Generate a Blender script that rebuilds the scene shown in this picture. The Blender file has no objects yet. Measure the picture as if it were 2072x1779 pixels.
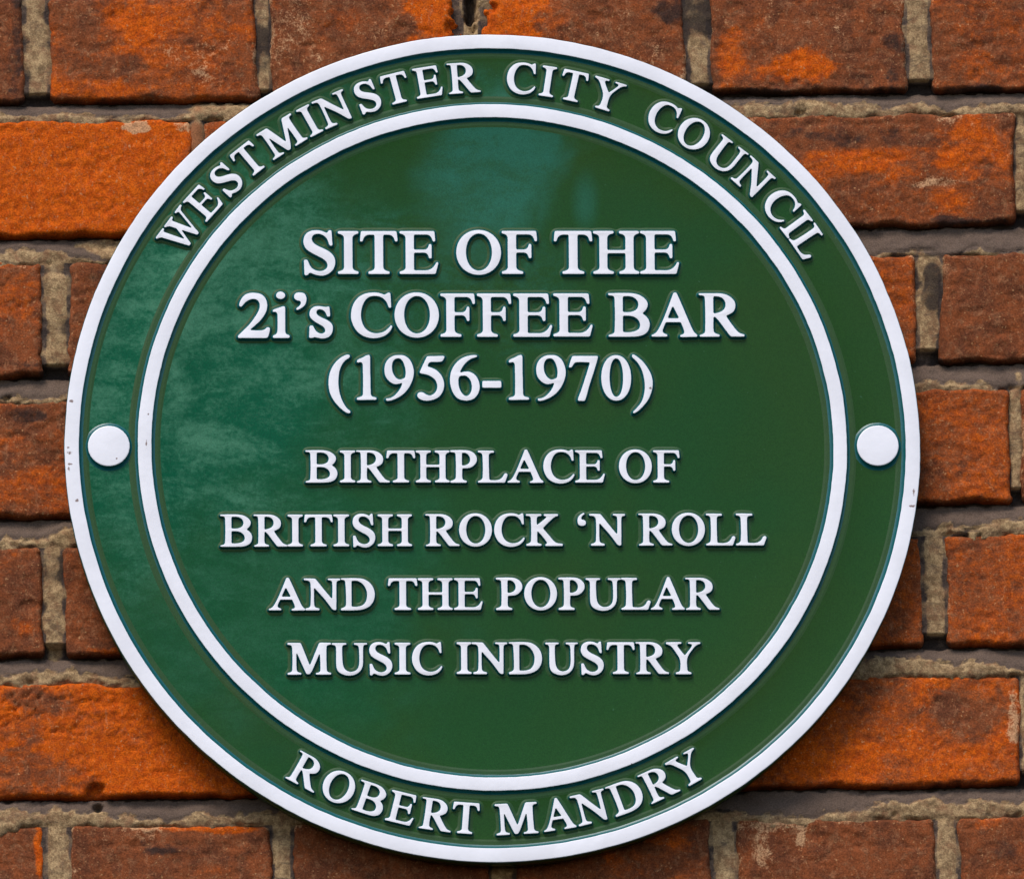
import bpy, math
import numpy as np
from mathutils import Vector, Matrix, Quaternion
from mathutils.geometry import tessellate_polygon

# ------------------------------------------------------------------ camera, sky, sun, exposure
SC = bpy.context.scene
COL = SC.collection
S = 0.0002632                      # metres per unit of the overview grid (2072 units across the frame)
Z0 = 4.4                           # height of the plaque's centre above the pavement
PITCH, DIST, SIDE = math.radians(14.9), 11.0, -0.30
FACE = -0.0185                     # y of the raised lettering faces

cam_d = bpy.data.cameras.new('camera')
cam = bpy.data.objects.new('camera', cam_d)
COL.objects.link(cam)
SC.camera = cam
cpos = Vector((SIDE, -DIST * math.cos(PITCH), Z0 - DIST * math.sin(PITCH)))
target = Vector((39.2 * S, FACE, Z0 + 13.0 * S / math.cos(PITCH)))
dist = (target - cpos).length
q = (target - cpos).to_track_quat('-Z', 'Y')
# level the horizontals of the plaque
vx = q.inverted() @ Vector((1, 0, 0))
roll = math.atan2(vx.y, vx.x)
q = q @ Quaternion((0, 0, 1), roll)
cam.location = cpos
cam.rotation_mode = 'QUATERNION'
cam.rotation_quaternion = q
cam_d.sensor_width = 36.0
cam_d.lens = 36.0 * dist / (2072 * S)
cam_d.clip_start = 0.1
cam_d.clip_end = 200.0

sun_vec = Vector((-0.30, -0.60, 0.88)).normalized()
sd = bpy.data.lights.new('sun', 'SUN')
sd.energy = 1.9
sd.angle = math.radians(27)
sd.color = (1.0, 0.925, 0.84)
sun = bpy.data.objects.new('sun', sd)
sun.rotation_mode = 'QUATERNION'
sun.rotation_quaternion = sun_vec.to_track_quat('Z', 'Y')
sun.location = (0, -3, 9)
COL.objects.link(sun)

world = bpy.data.worlds.new("World")
SC.world = world
world.use_nodes = True
wt = world.node_tree
bg = wt.nodes['Background']
sky = wt.nodes.new('ShaderNodeTexSky')
sky.sky_type = 'NISHITA'
sky.sun_disc = False
sky.sun_elevation = math.asin(sun_vec.z)
sky.sun_rotation = math.atan2(sun_vec.x, sun_vec.y)
sky.air_density = 1.0
sky.dust_density = 0.8
wt.links.new(sky.outputs[0], bg.inputs[0])
bg.inputs[1].default_value = 0.108

SC.view_settings.view_transform = 'Standard'
SC.view_settings.look = 'None'
SC.view_settings.gamma = 1.0
SC.view_settings.exposure = 0.72

# ------------------------------------------------------------------ measuring: photo grid -> points on real planes
R3 = np.array(q.to_matrix())
CP = np.array(cpos)
FPX = cam_d.lens / 36.0 * 2072

def plane_pt(u, v, y=0.0):
    """point on the plane Y = y seen at overview position (u, v); returns X, Z"""
    u = np.asarray(u, float); v = np.asarray(v, float)
    d = np.stack([(u - 1036.0) / FPX, -(v - 889.4) / FPX, -np.ones_like(u)], -1) @ R3.T
    t = (y - CP[1]) / d[..., 1]
    p = CP + d * t[..., None]
    return p[..., 0], p[..., 2]

def src(x, y, yy=FACE):            # full-resolution photo position
    a, b = plane_pt(x * 0.56861, y * 0.56861, yy)
    return float(a), float(b)

# ------------------------------------------------------------------ numpy noise
def _hash(ix, iy, seed):
    h = (ix.astype(np.int64) * 374761393 + iy.astype(np.int64) * 668265263 + seed * 1442695041) & 0xffffffff
    h = ((h ^ (h >> 13)) * 1274126177) & 0xffffffff
    h = (h ^ (h >> 16)) & 0xffffffff
    return h / 4294967295.0

def vnoise(x, y, seed=0):
    xi = np.floor(x); yi = np.floor(y)
    fx = x - xi; fy = y - yi
    fx = fx * fx * fx * (fx * (fx * 6 - 15) + 10); fy = fy * fy * fy * (fy * (fy * 6 - 15) + 10)
    a = _hash(xi, yi, seed); b = _hash(xi + 1, yi, seed)
    c = _hash(xi, yi + 1, seed); d = _hash(xi + 1, yi + 1, seed)
    return (a * (1 - fx) + b * fx) * (1 - fy) + (c * (1 - fx) + d * fx) * fy - 0.5

def fbm(x, y, seed=0, octv=4, gain=0.5):
    s = 0; a = 1.0
    for k in range(octv):
        s = s + a * vnoise(x + 17.3 * k, y - 9.1 * k, seed + k * 7)
        x = x * 2.03; y = y * 2.03; a *= gain
    return s

def sstep(a, b, x):
    t = np.clip((x - a) / (b - a), 0, 1)
    return t * t * (3 - 2 * t)

# ------------------------------------------------------------------ shader helpers
class NT:
    def __init__(s, name):
        s.m = bpy.data.materials.new(name); s.m.use_nodes = True
        s.t = s.m.node_tree; s.b = s.t.nodes['Principled BSDF']
    def n(s, t, **kw):
        o = s.t.nodes.new(t)
        for k, v in kw.items(): setattr(o, k, v)
        return o
    def l(s, a, b): s.t.links.new(a, b)
    def val(s, sock, v):
        if isinstance(v, (int, float)): sock.default_value = v
        elif isinstance(v, tuple): sock.default_value = v
        else: s.l(v, sock)
    def math(s, op, a, b=0.0, c=0.0, clamp=False):
        o = s.n('ShaderNodeMath', operation=op); o.use_clamp = clamp
        s.val(o.inputs[0], a); s.val(o.inputs[1], b); s.val(o.inputs[2], c)
        return o.outputs[0]
    def pos(s): return s.n('ShaderNodeNewGeometry').outputs['Position']
    def noise(s, vec, scale, detail=4, rough=0.55, dist=0.0):
        o = s.n('ShaderNodeTexNoise'); s.l(vec, o.inputs['Vector'])
        o.inputs['Scale'].default_value = scale; o.inputs['Detail'].default_value = detail
        o.inputs['Roughness'].default_value = rough; o.inputs['Distortion'].default_value = dist
        return o.outputs['Fac']
    def voro(s, vec, scale, feat='F1'):
        o = s.n('ShaderNodeTexVoronoi', feature=feat); s.l(vec, o.inputs['Vector'])
        o.inputs['Scale'].default_value = scale
        return o.outputs['Distance']
    def ramp(s, x, lo, hi, a=0.0, b=1.0):
        o = s.n('ShaderNodeMapRange', interpolation_type='SMOOTHSTEP')
        s.val(o.inputs[0], x)
        o.inputs[1].default_value = lo; o.inputs[2].default_value = hi
        o.inputs[3].default_value = a; o.inputs[4].default_value = b
        return o.outputs[0]
    def mix(s, f, a, b, mode='MIX'):
        o = s.n('ShaderNodeMix', data_type='RGBA', blend_type=mode)
        s.val(o.inputs['Factor'], f)
        for k, v in ((6, a), (7, b)):
            if isinstance(v, tuple): o.inputs[k].default_value = (*v, 1.0)
            else: s.l(v, o.inputs[k])
        return o.outputs[2]
    def stretch(s, vec, sc):
        o = s.n('ShaderNodeVectorMath', operation='MULTIPLY'); s.l(vec, o.inputs[0]); o.inputs[1].default_value = sc
        return o.outputs[0]
    def bump(s, h, dist, strength=1.0, prev=None):
        o = s.n('ShaderNodeBump'); s.l(h, o.inputs['Height'])
        o.inputs['Distance'].default_value = dist; o.inputs['Strength'].default_value = strength
        if prev is not None: s.l(prev, o.inputs['Normal'])
        return o.outputs[0]
    def blob(s, pos, u, v, ru, rv, wob=None, wa=0.0):
        """0 at the middle of a patch, 1 at its rim; position measured on the plaque"""
        X, Z = plane_pt(u, v, FACE)
        a = s.n('ShaderNodeVectorMath', operation='SUBTRACT'); s.l(pos, a.inputs[0]); a.inputs[1].default_value = (float(X), 0, float(Z))
        b = s.n('ShaderNodeVectorMath', operation='MULTIPLY'); s.l(a.outputs[0], b.inputs[0]); b.inputs[1].default_value = (1 / (ru * S), 0, 1 / (rv * S))
        c = s.n('ShaderNodeVectorMath', operation='LENGTH'); s.l(b.outputs[0], c.inputs[0])
        r = c.outputs['Value']
        if wob is not None:
            r = s.math('ADD', r, s.math('MULTIPLY', s.math('SUBTRACT', wob, 0.5), wa))
        return r

def attr_mask(T):
    a = T.n('ShaderNodeAttribute'); a.attribute_name = 'mask'
    sp = T.n('ShaderNodeSeparateColor'); T.l(a.outputs['Color'], sp.inputs[0])
    return sp.outputs[0], sp.outputs[1], sp.outputs[2]

# --- fired clay
def brick_material():
    T = NT('fired_clay'); p = T.pos()
    R, G, B = attr_mask(T)
    n1 = T.noise(p, 70, 5, 0.6, 0.6); n2 = T.noise(p, 260, 5, 0.65, 0.3); n3 = T.noise(p, 1100, 3, 0.6)
    n4 = T.noise(T.stretch(p, (1, 1, 1.8)), 120, 6, 0.7, 0.8)
    n5 = T.noise(p, 190, 6, 0.75, 0.5)
    # dark red body, going maroon in clouds
    body = T.mix(T.ramp(n1, 0.36, 0.62), (0.120, 0.037, 0.016), (0.215, 0.058, 0.019))
    body = T.mix(T.ramp(n5, 0.50, 0.66, 0, 0.8), body, (0.235, 0.098, 0.046))
    o = T.math('ADD', R, T.math('MULTIPLY', T.math('SUBTRACT', n4, 0.5), 0.85))
    o = T.math('ADD', o, T.math('MULTIPLY', T.math('SUBTRACT', n2, 0.5), 0.55))
    oc = T.mix(T.ramp(n2, 0.35, 0.68), (0.42, 0.062, 0.002), (0.58, 0.105, 0.004))
    c = T.mix(T.ramp(o, 0.25, 1.0), body, oc)
    c = T.mix(T.ramp(n5, 0.50, 0.74, 0, 0.38), c, (0.25, 0.095, 0.040))
    st = T.noise(T.stretch(p, (2.0, 1, 0.75)), 150, 6, 0.78, 0.7)
    c = T.mix(T.ramp(st, 0.55, 0.72, 0, 0.55), c, (0.40, 0.175, 0.085))
    c = T.mix(T.ramp(st, 0.42, 0.28, 0, 0.55), c, (0.060, 0.022, 0.014))
    # lime bloom and mortar smears
    g = T.math('ADD', G, T.math('MULTIPLY', T.math('SUBTRACT', n2, 0.5), 1.5))
    g = T.math('ADD', g, T.math('MULTIPLY', T.math('SUBTRACT', n3, 0.5), 0.8))
    c = T.mix(T.ramp(g, 0.50, 0.95, 0, 0.85), c, (0.48, 0.27, 0.14))
    # scattered pale grit
    gr = T.noise(p, 620, 2, 0.5)
    c = T.mix(T.ramp(gr, 0.63, 0.76, 0, 0.6), c, (0.52, 0.27, 0.12))
    # soot
    s = T.math('ADD', B, T.math('MULTIPLY', T.math('SUBTRACT', n2, 0.5), 0.9))
    s = T.math('ADD', s, T.math('MULTIPLY', T.math('SUBTRACT', n1, 0.5), 0.5))
    c = T.mix(T.ramp(s, 0.38, 0.92, 0, 0.88), c, (0.030, 0.019, 0.016))
    # grain
    c = T.mix(1.0, c, T.mix(T.ramp(n3, 0.3, 0.7), (0.66, 0.66, 0.66), (1.26, 1.26, 1.26)), 'MULTIPLY')
    pit = T.ramp(T.noise(p, 900, 2, 0.5), 0.68, 0.76)
    c = T.mix(T.math('MULTIPLY', pit, 0.4), c, (0.035, 0.016, 0.010))
    T.l(c, T.b.inputs['Base Color'])
    T.b.inputs['Roughness'].default_value = 0.88
    T.b.inputs['Specular IOR Level'].default_value = 0.12
    h = T.math('ADD', T.math('MULTIPLY', n2, 1.0), T.math('MULTIPLY', n3, 0.45))
    h = T.math('SUBTRACT', h, T.math('MULTIPLY', pit, 0.4))
    b1 = T.bump(h, 0.0006, 0.8)
    b2 = T.bump(n4, 0.0008, 0.5, b1)
    T.l(b2, T.b.inputs['Normal'])
    return T.m

def mortar_material():
    T = NT('lime_mortar'); p = T.pos()
    R, G, B = attr_mask(T)          # R sandy, G grey skin, B painted shade and soot
    n1 = T.noise(p, 60, 5, 0.6, 0.4); n2 = T.noise(p, 300, 5, 0.7); n3 = T.noise(p, 1300, 3, 0.6)
    sand = T.mix(T.ramp(n2, 0.35, 0.65), (0.205, 0.125, 0.062), (0.46, 0.305, 0.155))
    c = T.mix(T.ramp(T.noise(p, 110, 6, 0.7, 0.6), 0.46, 0.66, 0, 0.75), sand, (0.215, 0.100, 0.050))
    c = T.mix(T.ramp(T.noise(T.stretch(p, (0.5, 1, 1.6)), 95, 6, 0.72, 0.8), 0.52, 0.70, 0, 0.75), c, (0.085, 0.058, 0.044))
    c = T.mix(T.math('SUBTRACT', 1.0, R), c, (0.27, 0.105, 0.045))
    g = T.math('ADD', G, T.math('MULTIPLY', T.math('SUBTRACT', n2, 0.5), 0.45))
    grey = T.mix(n1, (0.072, 0.048, 0.037), (0.165, 0.112, 0.082))
    c = T.mix(T.ramp(g, 0.30, 0.70), c, grey)
    s = T.math('ADD', B, T.math('MULTIPLY', T.math('SUBTRACT', n2, 0.5), 1.0))
    s = T.math('ADD', s, T.math('MULTIPLY', T.math('SUBTRACT', n1, 0.5), 0.6))
    c = T.mix(T.ramp(s, 0.40, 0.85, 0, 0.9), c, (0.028, 0.020, 0.018))
    c = T.mix(1.0, c, T.mix(T.ramp(n3, 0.3, 0.7), (0.72, 0.72, 0.72), (1.18, 1.18, 1.18)), 'MULTIPLY')
    T.l(c, T.b.inputs['Base Color'])
    T.b.inputs['Roughness'].default_value = 0.95
    T.b.inputs['Specular IOR Level'].default_value = 0.2
    h = T.math('ADD', n2, T.math('MULTIPLY', n3, 0.6))
    T.l(T.bump(h, 0.0007, 0.8), T.b.inputs['Normal'])
    return T.m

def green_material(painted_sheen=True, edge=False):
    T = NT('green_edge_sky_tint' if edge else 'green_gloss_paint' if painted_sheen else 'green_plain_paint'); p = T.pos()
    n0 = T.noise(p, 9, 3, 0.5, 0.3)
    n1 = T.noise(p, 28, 6, 0.65, 0.5); n2 = T.noise(p, 130, 6, 0.7, 0.3); n3 = T.noise(p, 1500, 2, 0.6)
    base = T.mix(T.ramp(n0, 0.38, 0.62), (0.0165, 0.059, 0.0090), (0.0115, 0.061, 0.0120))
    c = base
    if painted_sheen:
        # sky and street reflections painted as colour: more at left, patch near top
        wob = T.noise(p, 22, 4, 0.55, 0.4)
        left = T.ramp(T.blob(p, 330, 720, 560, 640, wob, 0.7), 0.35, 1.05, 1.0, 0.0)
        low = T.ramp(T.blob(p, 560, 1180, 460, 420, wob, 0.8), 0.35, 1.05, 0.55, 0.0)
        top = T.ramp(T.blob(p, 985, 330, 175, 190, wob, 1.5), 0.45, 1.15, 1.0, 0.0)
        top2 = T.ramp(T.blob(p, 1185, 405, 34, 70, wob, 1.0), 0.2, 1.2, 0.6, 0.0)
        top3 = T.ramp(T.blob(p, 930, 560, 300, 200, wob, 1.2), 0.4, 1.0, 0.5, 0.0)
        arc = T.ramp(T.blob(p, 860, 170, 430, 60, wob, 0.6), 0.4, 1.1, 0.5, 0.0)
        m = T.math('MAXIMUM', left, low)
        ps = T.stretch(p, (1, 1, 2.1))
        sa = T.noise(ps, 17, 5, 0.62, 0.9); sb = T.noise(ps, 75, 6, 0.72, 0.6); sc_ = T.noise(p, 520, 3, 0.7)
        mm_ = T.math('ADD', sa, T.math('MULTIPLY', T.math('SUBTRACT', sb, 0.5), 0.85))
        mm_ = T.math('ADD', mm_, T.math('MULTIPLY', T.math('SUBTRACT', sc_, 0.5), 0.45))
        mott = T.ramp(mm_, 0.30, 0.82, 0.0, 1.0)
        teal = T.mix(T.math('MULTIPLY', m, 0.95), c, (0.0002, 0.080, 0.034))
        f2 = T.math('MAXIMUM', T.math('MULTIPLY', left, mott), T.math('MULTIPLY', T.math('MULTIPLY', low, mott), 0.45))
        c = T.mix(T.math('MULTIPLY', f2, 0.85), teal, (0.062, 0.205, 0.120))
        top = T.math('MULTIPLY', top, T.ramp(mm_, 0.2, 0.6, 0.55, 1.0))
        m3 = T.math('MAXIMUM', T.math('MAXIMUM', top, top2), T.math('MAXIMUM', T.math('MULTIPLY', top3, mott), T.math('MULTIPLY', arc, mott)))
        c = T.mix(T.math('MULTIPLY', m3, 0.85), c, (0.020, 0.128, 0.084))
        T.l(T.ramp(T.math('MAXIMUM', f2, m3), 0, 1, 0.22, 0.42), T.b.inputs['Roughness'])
    elif edge:
        c = T.mix(1.0, (0.0003, 0.088, 0.094), (0.0003, 0.088, 0.094))  # teal base colour paints in the sky's reflection and lens fringing
        T.b.inputs['Roughness'].default_value = 0.38 if edge else 0.25
    c = T.mix(1.0, c, T.mix(T.ramp(n3, 0.3, 0.7), (0.86, 0.86, 0.86), (1.14, 1.14, 1.14)), 'MULTIPLY')
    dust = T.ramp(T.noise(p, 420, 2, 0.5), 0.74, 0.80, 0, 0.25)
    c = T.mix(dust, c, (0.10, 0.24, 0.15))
    T.l(c, T.b.inputs['Base Color'])
    T.b.inputs['Specular IOR Level'].default_value = 0.6 if edge else 0.12 if painted_sheen else 0.30
    b1 = T.bump(T.noise(p, 35, 3, 0.5), 0.0006, 0.6)
    T.l(T.bump(n2, 0.00022, 0.5, b1), T.b.inputs['Normal'])
    return T.m

def white_material():
    T = NT('white_enamel'); p = T.pos()
    n1 = T.noise(p, 40, 4, 0.6); n2 = T.noise(p, 260, 4, 0.6)
    c = T.mix(T.ramp(n1, 0.35, 0.65), (0.77, 0.755, 0.80), (0.83, 0.815, 0.865))
    # chips and rust freckles on the rim
    wob = T.noise(p, 900, 2, 0.5)
    spots = [(144, 812, 5, 4), (138, 906, 3, 3), (141, 916, 5, 4), (141, 939, 5, 3), (139, 949, 3, 5), (156, 1013, 4, 4),
             (1849, 996, 3, 8), (1846, 1024, 8, 3), (1480, 1506, 2, 2), (1424, 1419, 2, 2), (1600, 1432, 2, 2),
             (1320, 1614, 2, 2), (296, 898, 2, 8), (300, 838, 2, 2), (236, 928, 2, 2), (1278, 1545, 2, 2), (1312, 1556, 2, 2),
             (565, 1320, 3, 2), (338, 1220, 2, 2), (1316, 786, 3, 3)]
    rust = None
    for (u, v, a, b) in spots:
        m = T.ramp(T.blob(p, u, v, a, b, wob, 1.6), 0.5, 1.0, 1.0, 0.0)
        rust = m if rust is None else T.math('MAXIMUM', rust, m)
    c = T.mix(T.math('MULTIPLY', rust, 0.85), c, (0.16, 0.075, 0.05))
    fl = T.ramp(T.noise(p, 800, 1, 0.5), 0.80, 0.84, 0, 0.35)
    c = T.mix(fl, c, (0.45, 0.42, 0.42))
    T.l(c, T.b.inputs['Base Color'])
    T.b.inputs['Roughness'].default_value = 0.38
    T.b.inputs['Specular IOR Level'].default_value = 0.4
    b1 = T.bump(n1, 0.0005, 0.5)
    T.l(T.bump(n2, 0.0002, 0.5, b1), T.b.inputs['Normal'])
    return T.m

M_BRICK = brick_material(); M_MORT = mortar_material()
M_GREEN = green_material(True); M_EDGE = green_material(False, True); M_GREEN_PLAIN = green_material(False); M_WHITE = white_material()  # M_GREEN_PLAIN is the same green without the painted reflections

# ------------------------------------------------------------------ object helpers
def link_mesh(name, me, parent, loc=(0, 0, 0)):
    o = bpy.data.objects.new(name, me); COL.objects.link(o)
    o.parent = parent; o.location = loc
    return o

def make_mesh(name, verts, faces, mats, midx=None, smooth=True, mask=None):
    me = bpy.data.meshes.new(name)
    me.from_pydata([tuple(v) for v in verts], [], faces)
    for m in mats: me.materials.append(m)
    if midx is not None: me.polygons.foreach_set('material_index', midx)
    if smooth: me.polygons.foreach_set('use_smooth', [True] * len(me.polygons))
    if mask is not None:
        a = me.color_attributes.new('mask', 'FLOAT_COLOR', 'POINT')
        d = np.ones((len(verts), 4)); d[:, :3] = mask
        a.data.foreach_set('color', d.ravel())
    me.update()
    return me

def grid_faces(nx, nz, off=0, keep=None):
    i, j = np.meshgrid(np.arange(nx - 1), np.arange(nz - 1), indexing='ij')
    a = (i * nz + j).ravel() + off
    f = np.stack([a, a + nz, a + nz + 1, a + 1], 1)
    if keep is not None: f = f[keep.ravel()]
    return f.tolist()

# ------------------------------------------------------------------ the wall
wall = bpy.data.objects.new('brick_wall', None); COL.objects.link(wall)
wall.location = (0, 0, Z0)
wall['label'] = 'old orange and maroon red brick wall with recessed sandy mortar behind the plaque'
wall['category'] = 'wall'

# courses: top edge and bottom edge at left (u=0) and right (u=2072); perpends as (left edge, right edge) at top and bottom of the course
C = [
 dict(top=(-262, -292), bot=(-42, -70), joints=[(-452, -428, -452, -428), (378, 402, 380, 404), (1215, 1240, 1217, 1242), (2032, 2054, 2034, 2056)]),
 dict(top=(-5, -30), bot=(207, 179), joints=[(-388, -345, -386, -343), (46, 96, 52, 102), (512, 548, 526, 548), (926, 974, 950, 966), (1380, 1432, 1392, 1442), (1828, 1880, 1836, 1888), (2285, 2325, 2285, 2325)]),
 dict(top=(247, 229), bot=(478, 451), joints=[(-452, -425, -452, -425), (389, 408, 392, 410), (1222, 1244, 1224, 1246), (2052, 2080, 2056, 2078), (2890, 2910, 2890, 2910)]),
 dict(top=(533, 513), bot=(760, 727), joints=[(-372, -330, -372, -330), (84, 138, 88, 140), (540, 580, 542, 582), (985, 1025, 987, 1027), (1424, 1462, 1426, 1464), (1852, 1908, 1858, 1900), (2302, 2345, 2302, 2345)]),
 dict(top=(812, 784), bot=(1045, 1012), joints=[(-445, -420, -445, -420), (396, 416, 398, 418), (1222, 1246, 1226, 1250), (2042, 2064, 2046, 2068), (2890, 2910, 2890, 2910)]),
 dict(top=(1106, 1078), bot=(1326, 1303), joints=[(-350, -310, -350, -310), (84, 128, 88, 132), (542, 582, 545, 585), (990, 1030, 992, 1032), (1428, 1468, 1432, 1472), (1864, 1914, 1872, 1916), (2322, 2362, 2322, 2362)]),
 dict(top=(1386, 1362), bot=(1613, 1584), joints=[(-430, -405, -430, -405), (534, 556, 536, 558), (1232, 1256, 1236, 1260), (2064, 2088, 2066, 2090), (2890, 2910, 2890, 2910)]),
 dict(top=(1672, 1652), bot=(1890, 1865), joints=[(-348, -306, -348, -306), (90, 142, 96, 150), (546, 592, 552, 598), (990, 1040, 994, 1042), (1436, 1488, 1446, 1496), (1890, 1936, 1900, 1946), (2340, 2380, 2340, 2380)]),
 dict(top=(1950, 1925), bot=(2170, 2145), joints=[(-430, -405, -430, -405), (408, 430, 410, 432), (1240, 1262, 1242, 1264), (2066, 2090, 2068, 2092), (2890, 2910, 2890, 2910)]),
]
def lerp(a, b, t): return a + (b - a) * t
U0, U1 = -872, 2984
for c in C:                         # carry the bond on past both sides of the view
    j = c['joints']; pitch = 826 if j[2][0] - j[1][0] > 600 else 443
    c['skip'] = 0
    while j[0][1] > U0:
        j.insert(0, tuple(x - pitch for x in j[0])); c['skip'] += 1
    while j[-1][0] < U1: j.append(tuple(x + pitch for x in j[-1]))

# looks: (orange, lime, soot) + patches (u, v, ru, rv, channel, amount); keyed by (course, index between joints)
LOOK = {
 (1, 0): (0.15, 0.0, 0.15, [(30, 100, 18, 130, 2, 0.6)]),
 (1, 1): (0.50, 0.12, 0.0, [(160, 60, 50, 110, 0, -0.35), (300, 40, 130, 50, 0, 0.3), (330, 120, 120, 40, 0, 0.25), (200, 180, 120, 25, 0, 0.45), (400, 110, 120, 50, 1, 0.3), (440, 170, 60, 30, 1, 0.4), (500, 100, 20, 80, 2, 0.2), (250, 130, 60, 25, 0, -0.5)]),
 (1, 2): (0.25, 0.32, 0.0, [(892, 30, 62, 80, 0, 1.3), (890, 30, 60, 60, 1, -0.6), (700, 40, 50, 30, 0, 0.3), (600, 90, 60, 80, 1, 0.25)]),
 (1, 3): (0.32, 0.28, 0.0, [(1022, 30, 74, 80, 0, 1.3), (1030, 30, 60, 60, 1, -0.6), (1120, 30, 30, 60, 0, 0.2), (1360, 20, 60, 30, 2, 0.7), (1300, 120, 80, 30, 1, 0.2)]),
 (1, 4): (0.25, 0.22, 0.0, [(1630, 140, 95, 34, 0, 0.75), (1475, 120, 30, 60, 0, 0.5), (1630, 40, 150, 40, 1, 0.2), (1810, 110, 22, 90, 2, 0.6), (1560, 190, 60, 16, 2, 0.6), (1750, 160, 50, 20, 2, 0.35)]),
 (1, 5): (0.35, 0.15, 0.05, [(1960, 130, 60, 40, 0, 0.3), (1960, 180, 60, 14, 2, 0.6)]),
 (2, 0): (1.15, -0.45, -0.45, [(275, 254, 54, 20, 1, 1.3), (330, 258, 90, 16, 1, 0.6), (370, 285, 50, 50, 1, 0.35), (385, 330, 30, 80, 1, 0.45), (385, 330, 30, 80, 0, -0.5)]),
 (2, 1): (0.40, 0.2, 0.0, [(440, 260, 50, 30, 2, 0.3)]),
 (2, 2): (0.32, 0.05, 0.0, [(1680, 275, 180, 28, 2, 0.6), (1680, 285, 200, 20, 0, -0.5), (1720, 330, 150, 45, 0, 0.5), (1960, 300, 80, 60, 0, 0.4), (1900, 250, 120, 18, 1, 0.4), (1890, 372, 70, 14, 1, 0.6), (1800, 420, 120, 22, 2, 0.35), (1940, 400, 60, 30, 0, 0.35), (1960, 445, 100, 8, 2, 0.5), (1590, 320, 60, 30, 2, 0.25)]),
 (2, 3): (0.2, 0.2, 0.3, []),
 (3, 0): (0.34, 0.02, 0.0, [(20, 600, 60, 60, 0, 0.3), (70, 660, 30, 30, 0, 0.2), (30, 740, 90, 20, 2, 0.55)]),
 (3, 1): (0.10, 0.02, 0.12, [(180, 560, 60, 30, 2, 0.3)]),
 (3, 5): (0.12, 0.05, 0.12, [(1810, 560, 40, 40, 2, 0.2)]),
 (3, 6): (0.50, 0.02, 0.0, [(1990, 650, 90, 30, 0, 0.45), (1970, 715, 100, 18, 2, 0.55), (1990, 540, 90, 20, 1, 0.15)]),
 (4, 0): (0.46, 0.02, 0.0, [(60, 840, 120, 26, 2, 0.65), (60, 850, 120, 26, 0, -0.3), (80, 990, 120, 40, 0, 0.2), (60, 920, 60, 30, 0, -0.2)]),
 (4, 3): (0.36, 0.26, 0.06, [(1900, 920, 60, 60, 0, 0.1), (1980, 880, 60, 50, 2, 0.15), (1960, 830, 60, 40, 2, 0.2), (1880, 990, 60, 26, 0, 0.35), (1990, 990, 40, 30, 1, 0.25)]),
 (5, 0): (0.16, 0.06, 0.0, [(50, 1270, 36, 20, 0, 0.5), (70, 1140, 30, 20, 2, 0.3), (20, 1150, 40, 30, 0, 0.2)]),
 (5, 1): (0.16, 0.02, 0.05, [(210, 1318, 50, 12, 0, 0.7)]),
 (5, 5): (0.55, 0.05, 0.15, [(1840, 1180, 28, 40, 2, 0.9), (1850, 1110, 30, 30, 2, 0.3), (1800, 1290, 60, 18, 2, 0.5)]),
 (5, 6): (0.55, 0.12, 0.0, [(2000, 1180, 60, 60, 0, 0.25), (1935, 1170, 20, 60, 1, 0.4), (2000, 1290, 90, 14, 2, 0.7)]),
 (6, 0): (0.92, -0.25, -0.1, [(80, 1415, 70, 26, 0, -0.55), (250, 1420, 90, 22, 0, 0.3), (20, 1400, 60, 30, 1, 0.5), (30, 1480, 60, 30, 0, -0.4), (340, 1400, 80, 16, 2, 0.6), (290, 1560, 70, 60, 0, 0.25), (60, 1560, 80, 50, 0, -0.5), (225, 1530, 50, 40, 0, 0.4), (180, 1580, 40, 20, 2, 0.6), (430, 1560, 60, 40, 2, 0.4)]),
 (6, 2): (0.70, -0.05, 0.0, [(1790, 1430, 80, 50, 0, -0.25), (1960, 1440, 90, 60, 0, -0.45), (1680, 1540, 120, 50, 0, 0.3), (1990, 1420, 50, 40, 1, 0.12), (1940, 1570, 90, 14, 2, 0.35), (2050, 1450, 14, 70, 1, 0.8), (1850, 1400, 120, 12, 1, 0.25)]),
 (7, 0): (0.02, 0.0, 0.15, [(82, 1730, 12, 70, 0, 1.2)]),
 (7, 1): (0.05, 0.10, 0.15, [(300, 1690, 120, 20, 1, 0.35), (400, 1675, 160, 10, 0, 0.8), (320, 1720, 60, 20, 2, 0.6), (440, 1760, 70, 14, 0, 0.4), (500, 1730, 60, 20, 2, 0.5)]),
 (7, 2): (0.08, 0.10, 0.12, [(700, 1700, 80, 30, 0, 0.2)]),
 (7, 3): (0.30, 0.05, 0.10, [(1340, 1690, 90, 30, 0, 0.4), (1200, 1720, 60, 30, 0, 0.35)]),
 (7, 4): (-0.08, 0.14, 0.06, [(1540, 1730, 22, 60, 1, 0.5), (1622, 1690, 14, 40, 1, 0.7), (1560, 1670, 110, 12, 1, 0.4), (1870, 1700, 16, 60, 0, 0.4)]),
 (7, 5): (0.28, 0.05, 0.0, [(2010, 1660, 40, 20, 0, 0.4), (2040, 1720, 30, 60, 2, 0.4)]),
}
CELL = 4.0

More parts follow.
